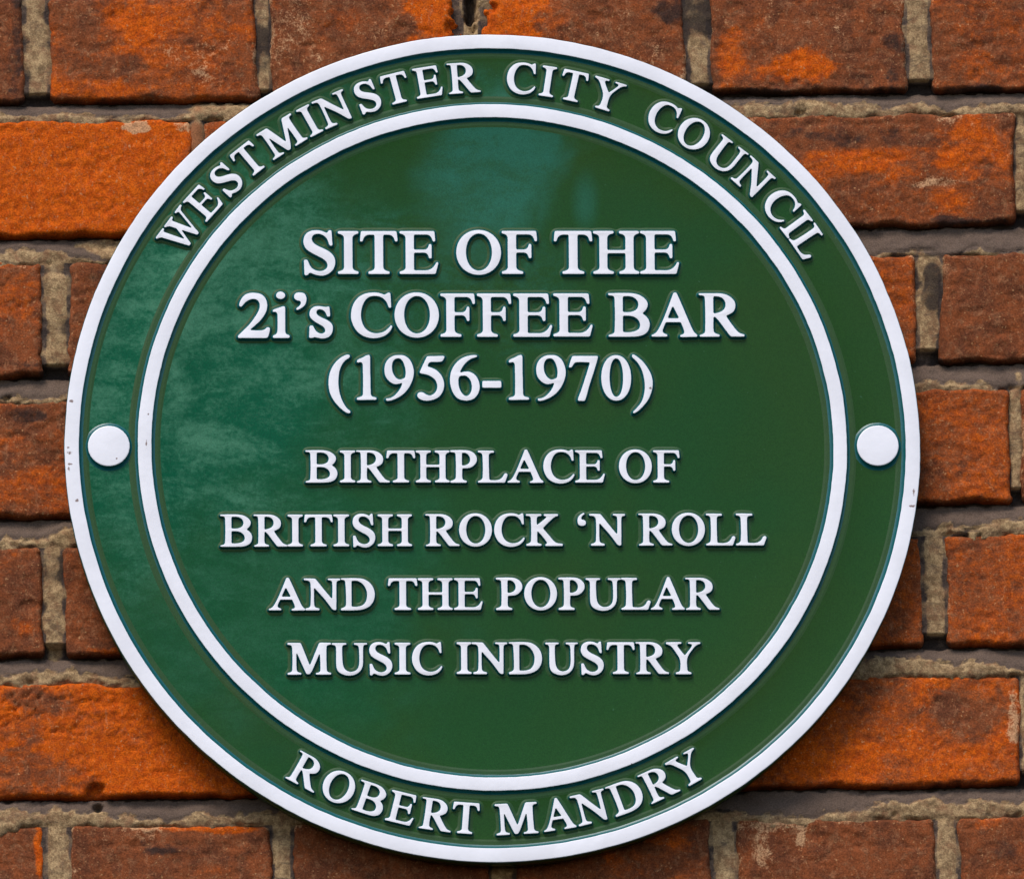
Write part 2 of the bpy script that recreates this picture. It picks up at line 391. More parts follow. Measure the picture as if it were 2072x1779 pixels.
def brick(ci, bi, ul_t, ul_b, ur_t, ur_b, c):
    seed = ci * 31 + bi * 7 + 3
    vt = lambda u: lerp(c['top'][0], c['top'][1], u / 2072.0)
    vb = lambda u: lerp(c['bot'][0], c['bot'][1], u / 2072.0)
    inview = (ur_t > -30 and ul_t < 2110 and c['bot'][0] > -20 and c['top'][1] < 1800)
    cell = CELL if inview else 12.0
    nx = max(8, int((ur_t - ul_t) / cell)); nz = max(8, int((c['bot'][0] - c['top'][0]) / cell))
    s, t = np.meshgrid(np.linspace(0, 1, nx), np.linspace(0, 1, nz), indexing='ij')   # t: 0 bottom, 1 top
    u = lerp(lerp(ul_b, ul_t, t), lerp(ur_b, ur_t, t), s)
    v = lerp(vb(u), vt(u), t)
    # ragged arrises
    rag = lambda x, k, a: a * fbm(x / 60.0, np.full_like(x, k * 5.7), seed + k, 4, 0.55)
    u = u + rag(v, 1, 8) * (1 - s) ** 3 + rag(v, 2, 8) * s ** 3
    v = v + rag(u, 3, 6) * (1 - t) ** 3 + rag(u, 4, 9) * t ** 3
    # rounded corners
    w = (ur_t - ul_t); hgt = c['bot'][0] - c['top'][0]
    eu = np.minimum(s, 1 - s) * w; ev = np.minimum(t, 1 - t) * hgt
    rc = 9.0
    k = np.clip(1 - eu / rc, 0, 1) ** 2 * np.clip(1 - ev / (rc * 3), 0, 1) ** 2
    v = v + np.where(t > 0.5, 1, -1) * k * 8
    X, Z = plane_pt(u, v, 0.0)
    Z = Z - Z0
    rng = np.random.RandomState(seed + 5000)
    tx, tz, lift = rng.uniform(-1, 1), rng.uniform(-1, 1), rng.uniform(-0.0007, 0.0009)
    e = np.minimum(eu, ev)
    y = lift + tx * (s - .5) * 0.0016 + tz * (t - .5) * 0.0010
    y = y + 0.0013 * fbm(u / 150, v / 110, seed + 11, 3, 0.35) + 0.00025 * fbm(u / 26, v / 20, seed + 5, 4, 0.6)
    # small spalls and scabs
    sp = fbm(u / 60, v / 34, seed + 41, 3, 0.5)
    y = y - 0.0006 * sstep(0.24, 0.40, sp) - 0.0005 * sstep(0.24, 0.30, fbm(u / 30 + 9, v / 18, seed + 51, 3, 0.5))
    en = e + 4.5 * fbm(u / 36, v / 30, seed + 21, 4, 0.6)
    y = y - 0.0028 * np.clip(1 - en / 6.0, 0, 1) ** 1.6
    # hand-placed patches
    look = LOOK.get((ci, bi))
    if look is None:
        look = (rng.uniform(0.1, 0.6), 0.1, 0.05, [])
    m = np.zeros(u.shape + (3,)); m[..., 0] = look[0]; m[..., 1] = look[1]; m[..., 2] = look[2]
    for (pu, pv, ru, rv, ch, amt) in look[3]:
        d = np.hypot((u - pu) / ru, (v - pv) / rv) + 0.75 * fbm(u / 55, v / 40, seed + 61 + ch, 5, 0.65)
        m[..., ch] += amt * (1 - sstep(0.35, 1.25, d))
    m[..., 0] += 0.30 * fbm(u / 90, v / 60, seed + 71, 3, 0.5)
    m[..., 2] += 0.42 * fbm(u / 75, v / 42, seed + 91, 5, 0.6) + 0.04
    m[..., 1] += 0.30 * fbm(u / 60, v / 60, seed + 95, 5, 0.65)
    # darker at the lower arris and ends, mortar smears at the upper one
    m[..., 2] += 0.45 * np.clip(1 - (ev + 5 * fbm(u / 30, v / 30, seed + 3, 3)) / 10, 0, 1) * (t < 0.5)
    m[..., 2] += 0.12 * np.clip(1 - eu / 14, 0, 1)
    m[..., 1] += 0.40 * np.clip(1 - (eu + 14 * fbm(u / 30, v / 45, seed + 8, 3)) / 11, 0, 1)
    m[..., 1] += 0.42 * np.clip(1 - (ev + 14 * fbm(u / 40, v / 30, seed + 4, 3)) / 13, 0, 1) * (t > 0.5)
    if (ci, bi) in ((1, 2), (1, 3)):     # the blown joint: chunks knocked out of both corners above the plaque
        cx = 952 + 10 * fbm(v / 20, v * 0 + 3, 5, 3)
        d = np.abs(u - cx)
        y = y - 0.012 * (1 - sstep(10, 64, d + 0.30 * v + 34 * fbm(u / 20, v / 20, 77, 4, 0.6)))
        m[..., 0] += 0.5 * (1 - sstep(30, 90, d)); m[..., 2] -= 0.4 * (1 - sstep(20, 60, d))
    if (ci, bi) == (6, 0):               # notch in the lower arris, left
        y = y - 0.006 * (1 - sstep(0.3, 1.0, np.hypot((u - 195) / 24, (v - 1606) / 30) + 0.4 * fbm(u / 10, v / 10, 5, 3)))
        crack = np.abs(fbm(u / 60, v / 35, 909, 3, 0.55))
        y = y - 0.0016 * (1 - sstep(0.0, 0.05, crack)) * (1 - sstep(100, 300, u)) * (v < 1490)
        m[..., 2] += 0.7 * (1 - sstep(0.0, 0.035, crack)) * (1 - sstep(100, 300, u)) * (v < 1490)
    if (ci, bi) == (4, 3):
        crack = np.abs(fbm(u / 50, v / 50, 808, 3, 0.55))
        y = y - 0.0012 * (1 - sstep(0.0, 0.05, crack)); m[..., 2] += 0.35 * (1 - sstep(0.0, 0.03, crack))
    cxm, czm = float(X.mean()), float(Z.mean())
    verts = np.stack([X - cxm, -y, Z - czm], -1).reshape(-1, 3)
    faces = grid_faces(nx, nz)
    # skirt back into the wall
    ring = [i * nz for i in range(nx)] + [(nx - 1) * nz + j for j in range(1, nz)] + \
           [i * nz + nz - 1 for i in range(nx - 2, -1, -1)] + [j for j in range(nz - 2, 0, -1)]
    back = verts[ring].copy(); back[:, 1] = 0.03
    n0 = len(verts); L = len(ring)
    verts = np.vstack([verts, back])
    mm = m.reshape(-1, 3); mm = np.vstack([mm, mm[ring] + np.array([0, 0, 0.15])])
    for a in range(L):
        b = (a + 1) % L
        faces.append([ring[b], ring[a], n0 + a, n0 + b])
    me = make_mesh('brick', verts, faces, [M_BRICK], mask=mm)
    link_mesh('brick', me, wall, (cxm, 0, czm))

for ci, c in enumerate(C):
    js = c['joints']
    for bi in range(len(js) - 1):
        l, r = js[bi], js[bi + 1]
        if r[0] - l[1] < 30: continue
        brick(ci, bi - c['skip'], l[1], l[3], r[0], r[2], c)

# mortar: one relief sheet, struck so the upper edge of each bed is deep and the lower edge nearly flush
GREY_BEDS = {2: lambda x: 0.35 * sstep(900, 1600, x), 3: lambda x: 0.1 + 0 * x, 4: lambda x: 0.15 * sstep(900, 1600, x)}
def mortar():
    us = np.arange(U0 - 400, U1 + 400, 4.4); vs = np.arange(2168, -290, -4.0)
    u, v = np.meshgrid(us, vs, indexing='ij')
    jn = np.zeros(u.shape); depth = np.full(u.shape, 0.012); keep = np.ones(u.shape, bool)
    m = np.zeros(u.shape + (3,))
    n = fbm(u / 60, v / 30, 201, 4, 0.55); nf = fbm(u / 16, v / 12, 205, 4, 0.6)
    for ci, c in enumerate(C):
        vt = lerp(c['top'][0], c['top'][1], u / 2072.0); vb = lerp(c['bot'][0], c['bot'][1], u / 2072.0)
        inc = (v > vt) & (v <= vb)
        t = (v - vt) / (vb - vt)
        for (a, b, a2, b2) in c['joints']:
            jl = lerp(a, a2, t); jr = lerp(b, b2, t)
            w = (jr - jl)
            x = (u - jl) / w
            inj = inc & (x > -0.9) & (x < 1.9)
            prof = 0.0014 + 0.0006 * np.abs(x * 2 - 1) ** 2
            if w.mean() < 30: prof = prof + 0.001
            depth = np.where(inj, prof, depth)
            m[..., 1] = np.where(inj, 0.12 + 0.5 * (np.abs(x * 2 - 1) > 0.75) + 0.5 * n, m[..., 1])
            m[..., 2] = np.where(inj, 0.05 + 0.55 * sstep(0.30, 1.0, np.abs(x * 2 - 1) + 0.55 * n) + 0.25 * n, m[..., 2])
        mid = inc.copy()
        for (a, b, a2, b2) in c['joints']:
            mid &= ~((u > min(a, a2) - 22) & (u < max(b, b2) + 22))
        mid &= (v > vt + 20) & (v < vb - 18)
        keep &= ~mid
        if ci + 1 < len(C):
            nx_ = C[ci + 1]
            v2 = lerp(nx_['top'][0], nx_['top'][1], u / 2072.0)
            tb = (v - vb) / (v2 - vb)                       # 0 under the upper brick, 1 on the lower brick
            inb = (tb > -0.4) & (tb < 1.75)
            gl = 0.60 + 0.50 * fbm(u / 230, np.full_like(u, ci * 3.7), 311, 3, 0.5) + 0.28 * fbm(u / 60, np.full_like(u, ci * 1.9), 313, 4, 0.6)
            gl = np.clip(gl, 0.15, 0.95)
            gl = gl + GREY_BEDS.get(ci, lambda q_: 0)(u)
            tt = tb + 0.10 * nf
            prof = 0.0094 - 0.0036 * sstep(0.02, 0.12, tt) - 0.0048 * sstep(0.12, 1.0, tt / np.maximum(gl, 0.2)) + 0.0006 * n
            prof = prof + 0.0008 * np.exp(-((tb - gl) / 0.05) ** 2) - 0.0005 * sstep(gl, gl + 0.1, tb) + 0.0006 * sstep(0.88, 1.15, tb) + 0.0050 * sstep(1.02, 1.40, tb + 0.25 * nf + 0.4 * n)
            jw = np.zeros(u.shape)
            for (a, b, a2, b2) in nx_['joints']:
                jw = np.maximum(jw, 1 - sstep(0.45, 1.10, np.abs((u - (a + b) / 2) / (b - a))))
            prof = prof + jw * 0.0008 * sstep(0.5, 1.0, tb)
            inb = inb & ~((tb > 1.0) & (jw > 0.05))
            depth = np.where(inb, prof, depth)
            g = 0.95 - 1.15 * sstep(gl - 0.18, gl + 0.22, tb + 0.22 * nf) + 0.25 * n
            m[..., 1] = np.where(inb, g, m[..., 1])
            soot_shade = 0.85 * (1 - sstep(0.02, 0.20, tb + 0.10 * nf)) + 0.55 * np.exp(-((tb + 0.06 * nf - gl) / 0.06) ** 2) + 0.22 * sstep(0.80, 1.0, tb + 0.5 * nf) * (1 - jw) + 0.15 * n  # soot, with the overhang shade under the upper brick painted in
            m[..., 2] = np.where(inb, soot_shade, m[..., 2])
    m[..., 0] = 1
    # places where the pointing is clean and sandy, or sooty
    for (pu, pv, ru, rv, ch, amt) in [(70, 100, 40, 90, 1, -0.3), (70, 60, 12, 70, 2, -0.2), (530, 90, 20, 60, 2, 0.7), (1410, 30, 45, 60, 2, 0.8),
                                      (1415, 115, 30, 50, 2, -0.5), (1885, 580, 22, 60, 2, 0.8), (1876, 680, 18, 50, 2, -0.3), (560, 220, 260, 22, 1, -0.9),
                                      (240, 500, 100, 22, 1, -0.8), (950, 10, 14, 50, 2, 0.9), (955, 40, 16, 60, 1, -0.5), (2060, 500, 300, 30, 1, 0.5), (110, 1150, 26, 40, 2, 0.5),
                                      (110, 1270, 22, 70, 1, -0.6), (112, 1270, 22, 70, 2, -0.5), (120, 1730, 26, 60, 2, -0.3), (570, 1730, 26, 60, 2, -0.3),
                                      (1890, 1200, 26, 60, 2, 0.25), (1700, 1630, 300, 26, 1, 0.1), (2060, 850, 14, 120, 1, -0.6), (1300, 1640, 200, 20, 2, 0.5),
                                      (398, 350, 26, 150, 0, -1.0), (398, 350, 26, 150, 1, -0.6), (398, 350, 26, 150, 2, -0.6)]:
        d = np.hypot((u - pu) / ru, (v - pv) / rv) + 0.5 * n
        m[..., ch] += amt * (1 - sstep(0.6, 1.1, d))
    depth = depth + 0.0007 * n + 0.00022 * nf - 0.0030 * (1 - sstep(0.8, 1.2, np.hypot((u - 398) / 26, (v - 360) / 130)))
    depth = depth + 0.014 * (1 - sstep(0.3, 1.0, np.hypot((u - 953) / 15, (v - 5) / 75) + 0.4 * nf))
    depth = depth + 0.008 * (1 - sstep(0.3, 1.0, np.hypot((u - 198) / 14, (v - 1632) / 12)))
    X, Z = plane_pt(u, v, 0.0)
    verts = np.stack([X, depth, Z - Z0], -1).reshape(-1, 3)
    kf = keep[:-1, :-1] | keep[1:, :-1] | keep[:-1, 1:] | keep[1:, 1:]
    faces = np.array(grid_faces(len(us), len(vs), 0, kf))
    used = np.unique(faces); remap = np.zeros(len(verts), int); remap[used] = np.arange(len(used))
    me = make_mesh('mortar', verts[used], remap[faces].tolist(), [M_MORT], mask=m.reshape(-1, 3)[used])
    link_mesh('mortar', me, wall)
mortar()

# solid wall core behind bricks and joints
def core():
    x0, x1 = (U0 - 1000) * S, (U1 - 1100) * S; z0, z1 = -0.34, 0.31
    v = [(x, y, z) for y in (0.022, 0.21) for x in (x0, x1) for z in (z0, z1)]
    f = [(0, 2, 3, 1), (4, 5, 7, 6), (0, 1, 5, 4), (2, 6, 7, 3), (0, 4, 6, 2), (1, 3, 7, 5)]
    link_mesh('wall_core', make_mesh('wall_core', v, f, [M_MORT], smooth=False, mask=np.tile([1, 0.5, 0.6], (8, 1))), wall)
core()

# ------------------------------------------------------------------ letterforms (traced as closed splines; '*' marks a corner)
def parse(s):
    P = []
    for tok in s.split():
        c = tok.endswith('*'); tok = tok.rstrip('*')
        a, b = tok.split(','); P.append((float(a), float(b), c))
    n = len(P); out = []
    for i in range(n):
        p0, p1, p2, p3 = P[i - 1], P[i], P[(i + 1) % n], P[(i + 2) % n]
        a = np.array(p1[:2]); b = np.array(p2[:2])
        ch = np.linalg.norm(b - a)
        def tan(pm, pc, pn):
            d = np.array(pn[:2]) - np.array(pm[:2]); L = np.linalg.norm(d)
            return d / L if L > 0 else d
        ta = (b - a) / ch if p1[2] else tan(p0, p1, p2)
        tb = (b - a) / ch if p2[2] else tan(p1, p2, p3)
        if p1[2] and p2[2]:
            out.append(a); continue
        for t in np.linspace(0, 1, 8, endpoint=False):
            h00 = 2 * t**3 - 3 * t**2 + 1; h10 = t**3 - 2 * t**2 + t; h01 = -2 * t**3 + 3 * t**2; h11 = t**3 - t**2
            out.append(h00 * a + h10 * ch * ta + h01 * b + h11 * ch * tb)
    return np.array(out)

def ell(cx, cy, rx, ry, n=72, p=2.0):
    a = np.linspace(0, 2 * math.pi, n, endpoint=False)
    ca, sa = np.cos(a), np.sin(a)
    return np.stack([cx + rx * np.sign(ca) * np.abs(ca) ** (2 / p), cy + ry * np.sign(sa) * np.abs(sa) ** (2 / p)], 1)

def q2(p0, p1, p2, n=6):
    t = np.linspace(0, 1, n)[:, None]
    return (1 - t) ** 2 * np.array(p0) + 2 * t * (1 - t) * np.array(p1) + t * t * np.array(p2)

def foot(xl, xr, sl, sr, y=0, d=1, th=6.2, br=15):
    """bracketed serif from xl..xr on a stem sl..sr, standing at y, growing in direction d"""
    a = q2((xr, y + d * th), (sr + 1.2, y + d * (th + 1.2)), (sr, y + d * br))
    b = q2((sl, y + d * br), (sl - 1.2, y + d * (th + 1.2)), (xl, y + d * th))
    return np.vstack([[(xl, y), (xr, y)], a, b])

def rect(x0, y0, x1, y1): return np.array([(x0, y0), (x1, y0), (x1, y1), (x0, y1)], float)

def px(s, x0, base, kx=4.70, ky=4.55):
    p = parse(s); return np.stack([(p[:, 0] - x0) / kx, (base - p[:, 1]) / ky], 1)

G = {}     # glyph -> list of groups; each group = list of loops combined even-odd; groups are united
G['I'] = [[rect(14.2, 0, 33.2, 100)], [foot(0, 47, 14.2, 33.2)], [foot(0, 47, 14.2, 33.2, 100, -1)]]
G['T'] = [[rect(33, 0, 52.2, 97)], [foot(18.5, 66.5, 33, 52.2)],
          [np.vstack([[(2.5, 100), (0, 75), (6.5, 75)], q2((6.5, 75), (8, 90), (20, 91.2)), [(65, 91.2)], q2((65, 91.2), (76.5, 90), (78, 75)), [(84.5, 75), (82, 100)]])]]
_arm = lambda xr: np.vstack([[(0, 100), (0, 94)], q2((0, 94), (13, 93), (13.8, 84)), [(32.5, 84), (32.5, 91.6), (xr - 18, 91.6)], q2((xr - 18, 91.6), (xr - 8, 90), (xr - 6, 75)), [(xr, 75), (xr - 2, 100)]])
_mid = lambda x: np.vstack([[(30, 49.5), (30, 56.6)], q2((x - 16, 56.6), (x - 7, 57), (x - 6, 70)), [(x, 70), (x, 36)], [(x - 6, 36)], q2((x - 6, 36), (x - 7, 49), (x - 16, 49.5))])
G['E'] = [[rect(13.8, 3, 32.5, 97)], [_arm(80)], [_mid(71.5)],
          [np.vstack([[(0, 0), (80, 0), (87, 27.5), (82, 28.5)], q2((82, 28.5), (75, 9), (58, 8.6)), [(32.5, 8.6), (32.5, 15), (13.8, 15)], q2((13.8, 15), (13, 7.5), (0, 6.2))])]]
G['F'] = [[rect(13.8, 3, 32.5, 97)], [_arm(79)], [_mid(66)], [foot(0, 48, 13.8, 32.5)]]
G['H'] = [[rect(14.2, 0, 32, 100)], [rect(72, 0, 90.5, 100)], [rect(30, 48, 75, 55.4)]] + \
         [[foot(a, b, c, d, y, k)] for (a, b, c, d) in ((0, 46.5, 14.2, 32), (57.5, 103, 72, 90.5)) for (y, k) in ((0, 1), (100, -1))]
G['O'] = [[ell(50, 50.4, 50, 52.3, p=2.05), ell(50.7, 51, 28.8, 43, p=2.05)]]
G['0'] = [[ell(33.5, 50.4, 33.6, 52.5, p=2.1), ell(33.8, 51, 15, 44.3, p=2.1)]]
G['-'] = [[rect(0, 27.5, 43, 43.5)]]
G['C'] = [[px('1645,108* 1662,95* 1685,98* 1693,256* 1668,260* 1640,192 1590,147 1520,133 1450,150 1400,215 1376,310 1385,400 1420,470 1475,510 1535,523 1610,508 1660,470 1690,433* 1706,446* 1680,500 1620,550 1520,575 1420,560 1340,510 1285,420 1270,330 1290,230 1345,150 1420,108 1510,95 1580,103 1622,121*', 1270, 562)]]
G['S'] = [[px('385,122* 400,114* 417,122* 427,284* 400,286* 388,262 365,205 320,168 270,157 225,170 207,210 225,250 275,285 340,315 400,350 440,395 455,450 440,520 395,570 330,598 265,595 215,578 184,566* 172,580 160,597* 128,597* 122,428* 162,428* 175,465 205,515 250,542 300,550 345,535 370,505 365,460 325,422 270,392 200,355 150,320 122,270 118,225 135,170 175,135 230,118 290,120 340,135 368,150*', 118, 582)]]
G['2'] = [[px('93,238* 95,212 115,165 155,120 210,100 270,100 330,115 370,155 388,210 385,270 360,330 310,395 255,445 200,490* 330,492 365,480 385,458* 418,462* 418,480 400,550 388,573* 80,573* 76,552* 120,510 200,430 260,350 300,280 310,225 295,185 260,165 215,168 170,190 140,220 115,250*', 78, 562)]]
G['i'] = [[px('448,278* 555,240* 580,240* 580,500 590,530 628,543* 625,573* 448,573* 448,546* 478,535 495,510 498,330 490,305 475,298 446,304*', 448, 562)], [px('483,125 497,98 532,85 567,98 582,125 567,153 532,165 497,153', 448, 562)]]
G["'"] = [[px('672,140 680,112 710,96 745,95 785,108 803,145 803,185 785,230 745,262 702,284* 688,264* 725,240 745,210 745,190* 725,182 700,178 678,162', 672, 562)]]
G['`'] = [[np.array([(131 / 4.7, (562 * 2 - 95 - 278) / 4.55)]) - G["'"][0][0]]]
G['s'] = [[px('1022,248* 1045,236* 1054,348* 1020,352* 1005,310 975,280 935,272 910,290 915,325 960,355 1030,390 1070,425 1080,470 1068,525 1030,565 975,578 925,572 885,562* 870,572* 829,572* 834,444* 872,440* 885,470 910,505 950,525 985,520 1000,495 985,460 930,425 875,390 840,350 835,310 850,270 890,243 940,238 985,245', 828, 562)]]
G['('] = [[px('345,68* 374,72* 370,100 330,125 295,165 265,230 252,320 252,400 268,490 300,570 340,630 377,660* 375,684* 335,678 260,620 200,550 160,470 145,380 152,290 180,210 230,140 290,92', 145, 542)]]
G[')'] = [[px('1688,70* 1700,64 1750,95 1810,150 1860,220 1893,290 1905,370 1893,450 1855,540 1800,610 1740,665 1698,688* 1688,672* 1740,620 1785,560 1812,480 1820,390 1812,310 1790,230 1755,165 1715,120 1688,97*', 1688, 542)]]
G['1'] = [[px('386,137* 395,125 450,100 500,75 530,72* 533,95 538,480 550,505 602,516* 602,543* 385,545* 386,520* 440,505 452,485 452,175 445,155 430,148 392,158*', 385, 542)]]
G['9'] = [[px('686,528* 740,522 790,490 840,430 872,360* 830,375 780,378 730,350 690,300 677,240 685,170 720,115 780,80 840,73 900,83 950,125 980,190 990,250 980,320 945,400 890,470 820,520 750,548 696,556*', 677, 542),
           px('825,108 790,118 765,150 758,205 768,260 800,310 840,330 895,314* 902,260 895,200 875,145 850,115', 677, 542)]]
G['5'] = [[px('1186,86* 1376,82* 1372,100 1345,142* 1330,145 1225,148 1205,155* 1188,195* 1230,205 1290,235 1340,290 1365,360 1360,430 1330,490 1280,530 1210,550 1150,550 1100,530 1080,505 1085,475 1110,462 1145,465 1175,485 1215,497 1255,480 1285,440 1292,390 1275,340 1230,300 1180,278 1125,268 1102,262* 1130,200', 1080, 542)]]
G['6'] = [[px('1720,76* 1716,94* 1650,115 1590,160 1550,215 1528,262* 1580,248 1640,250 1695,285 1728,340 1740,400 1730,460 1690,520 1640,545 1580,550 1510,530 1460,475 1430,390 1425,320 1440,240 1480,170 1540,115 1610,85 1670,74', 1425, 542),
           px('1525,300 1560,290 1600,295 1640,335 1655,390 1650,450 1620,495 1590,502 1555,475 1525,420 1515,350', 1425, 542)]]
G['7'] = [[px('1055,90* 1068,83* 1330,82* 1328,100 1290,230 1240,380 1195,535 1182,556* 1112,553* 1115,530 1150,440 1200,290 1245,150* 1100,150 1080,160 1052,202 1022,208* 1025,185', 1025, 542)]]
G['A'] = [[px('1060,97* 1090,96* 1100,115 1145,220 1220,400 1265,500 1290,530 1310,543* 1306,565* 1125,567* 1122,545* 1160,535 1170,510 1135,411* 978,410* 945,490 945,515 965,530 995,540* 993,563* 824,564* 822,545* 860,530 895,490 950,380 1010,230', 824, 562),
           px('1052,236* 996,368* 1118,370*', 824, 562)]]
G['R'] = [[px('1322,103* 1500,103 1580,108 1650,135 1700,185 1710,245 1690,295 1640,328 1608,338* 1650,400 1710,480 1750,520 1808,538* 1804,561* 1665,560* 1650,550 1590,470 1530,390 1495,350* 1478,350* 1478,490 1490,520 1543,539* 1543,562* 1328,562* 1328,544* 1370,530 1388,510 1388,150 1375,130 1324,127*', 1325, 560),
           px('1478,135* 1530,138 1580,160 1605,205 1600,255 1570,290 1520,310 1478,318*', 1325, 560)]]
G['B'] = [[px('368,104* 600,103 680,115 740,145 785,195 790,235 770,280 730,318* 775,350 805,400 808,450 785,510 730,548 650,562 370,564* 368,545* 410,535 435,515 438,150 425,135 370,127*', 370, 562),
           px('525,138* 600,138 650,155 685,195 688,240 665,280 610,302 525,305*', 370, 562),
           px('525,342* 610,345 670,370 705,420 700,470 665,500 600,515 525,515*', 370, 562)]]
a_, b_ = 3.487, 3.371
G['P'] = [[px('368,78* 540,78 600,95 640,135 650,180 630,225 580,262 495,270* 495,370 505,388 543,400* 543,421* 368,421* 368,402* 405,390 425,370 425,120 415,105 368,99*', 370, 418, a_, b_),
           px('492,105* 530,108 565,135 578,175 565,215 530,235 492,240*', 370, 418, a_, b_)]]
G['L'] = [[px('1690,74* 1859,76* 1860,98* 1815,105 1805,125 1808,370 1812,385* 1890,385 1935,365 1965,318* 1986,310* 2000,328* 1970,413* 1690,413* 1690,394* 1720,385 1738,360 1738,125 1725,102 1690,94*', 1690, 411, a_, b_)]]
G['D'] = [[px('806,83* 990,82 1060,95 1120,135 1155,190 1167,250 1155,320 1110,380 1040,412 960,422 807,423* 807,402* 845,388 862,365 855,120 842,103 806,100*', 808, 420, a_, b_),
           px('922,110* 985,112 1040,145 1075,200 1085,250 1075,320 1040,365 985,383 922,383*', 808, 420, a_, b_)]]
G['K'] = [[px('1395,86* 1562,86* 1562,106* 1520,115 1512,135 1512,205* 1618,117 1605,112 1583,106* 1585,86* 1738,86* 1738,106* 1700,118 1620,190 1575,235* 1640,310 1710,385 1788,400* 1784,424* 1598,424* 1598,404* 1618,397 1610,375 1560,310 1515,262* 1515,370 1520,390 1562,402* 1560,422* 1398,422* 1398,402* 1435,390 1448,370 1448,130 1438,112 1395,105*', 1397, 422, a_, b_)]]
G['N'] = [[px('108,84* 225,86* 240,100 330,215 405,305* 405,125 395,110 358,103* 358,86* 490,86* 490,106* 460,112 450,130 448,300 447,420* 425,422* 405,410 330,310 215,180* 218,370 230,390 273,402* 272,423* 125,423* 125,402* 165,392 178,370 180,150 165,115 108,104*', 110, 421, a_, b_)]]
G['M'] = [[px('70,78* 205,78* 215,90 305,320* 400,85* 412,76* 528,78* 528,99* 490,105 480,125 482,360 492,385 530,396* 528,416* 366,416* 366,398* 405,388 415,365 410,185* 330,370 303,412* 273,412* 262,395 165,175* 165,300 170,375 185,390 218,397* 218,416* 70,417* 70,398* 108,388 120,370 122,160 118,120 105,105 70,101*', 68, 414, a_, b_)]]
G['U'] = [[px('533,80* 690,80* 690,99* 655,105 645,125 650,290 665,345 700,378 745,385 795,365 820,310 822,180 818,125 808,108 766,98* 766,80* 908,80* 908,98* 875,103 865,125 862,300 845,360 800,405 735,425 665,418 605,385 583,330 580,130 570,108 535,99*', 535, 414, a_, b_)]]
G['Y'] = [[px('1596,51* 1712,50* 1712,63* 1685,68 1680,78 1735,150* 1790,75 1780,65 1758,63* 1758,51* 1852,51* 1852,63* 1825,72 1800,95 1755,165 1752,240 1758,265 1784,275* 1783,289* 1666,289* 1666,275* 1692,268 1700,250 1698,180 1660,115 1630,78 1596,65*', 1597, 287, a_ * .7, b_ * .7)]]
G['W'] = [[np.array([(9, 97), (30, 97), (55, 8), (51, -2), (42, -2)], float)], [np.array([(44, -2), (51, -2), (72, 56), (66, 70)], float)],
          [np.array([(54, 97), (75, 97), (98, 8), (94, -2), (86, -2)], float)], [np.array([(87, -2), (94, -2), (123, 97), (115, 97)], float)],
          [foot(0, 41, 9.5, 29, 100, -1, 6.2, 13)], [foot(46, 88, 55, 75, 100, -1, 6.2, 13)], [foot(103, 136, 114.5, 121.5, 100, -1, 6.2, 13)]]

def inside(loops, X, Y):
    r = np.zeros(X.shape, bool)
    for P in loops:
        x0, y0 = P[:, 0], P[:, 1]; x1, y1 = np.roll(x0, -1), np.roll(y0, -1)
        for a, b, c, d in zip(x0, y0, x1, y1):
            if b == d: continue
            cond = (Y > b) != (Y > d)
            r ^= cond & (X < a + (Y - b) * (c - a) / (d - b))
    return r

def gauss_blur(f, sg):
    n = int(3.5 * sg) + 1; k = np.exp(-0.5 * (np.arange(-n, n + 1) / sg) ** 2); k /= k.sum()
    H, W = f.shape
    F = np.fft.rfft2(f, (H + 2 * n, W + 2 * n))
    kx = np.fft.fft(k, H + 2 * n)[:, None]; ky = np.fft.rfft(k, W + 2 * n)[None, :]
    return np.fft.irfft2(F * kx * ky, (H + 2 * n, W + 2 * n))[n:n + H, n:n + W]

SEG = {1: ('BL',), 2: ('RB',), 3: ('RL',), 4: ('TR',), 5: ('BL', 'TR'), 6: ('TB',), 7: ('TL',), 8: ('LT',), 9: ('BT',), 10: ('RB', 'LT'),
       11: ('RT',), 12: ('LR',), 13: ('BR',), 14: ('LB',)}
def contours(f, lev):
    """closed loops (index coordinates), solid on the left"""
    a = f > lev
    code = a[:-1, :-1] * 1 + a[1:, :-1] * 2 + a[1:, 1:] * 4 + a[:-1, 1:] * 8
    I, J = np.nonzero((code > 0) & (code < 15))
    nxt = {}
    for i, j in zip(I.tolist(), J.tolist()):
        key = {'B': (i, j, 0), 'T': (i, j + 1, 0), 'L': (i, j, 1), 'R': (i + 1, j, 1)}
        for s in SEG[int(code[i, j])]: nxt[key[s[0]]] = key[s[1]]
    loops = []
    while nxt:
        st = next(iter(nxt)); k = st; P = []
        while k in nxt:
            i, j, d = k
            if d == 0: t = (lev - f[i, j]) / (f[i + 1, j] - f[i, j]); P.append((i + t, j))
            else: t = (lev - f[i, j]) / (f[i, j + 1] - f[i, j]); P.append((i, j + t))
            k = nxt.pop(k)
        if len(P) > 6: loops.append(np.array(P))
    return loops

def resample(P, step):
    Q = np.vstack([P, P[:1]]); d = np.r_[0, np.cumsum(np.linalg.norm(np.diff(Q, axis=0), axis=1))]
    n = max(8, int(d[-1] / step)); t = np.linspace(0, d[-1], n, endpoint=False)
    return np.stack([np.interp(t, d, Q[:, 0]), np.interp(t, d, Q[:, 1])], 1)

def smooth_loop(P, k=1):
    for _ in range(k): P = 0.25 * np.roll(P, 1, 0) + 0.5 * P + 0.25 * np.roll(P, -1, 0)
    return P

def normals(P):
    d = np.roll(P, -1, 0) - np.roll(P, 1, 0); L = np.linalg.norm(d, axis=1, keepdims=True); d = d / np.maximum(L, 1e-9)
    return np.stack([d[:, 1], -d[:, 0]], 1)          # right-hand side = away from the solid

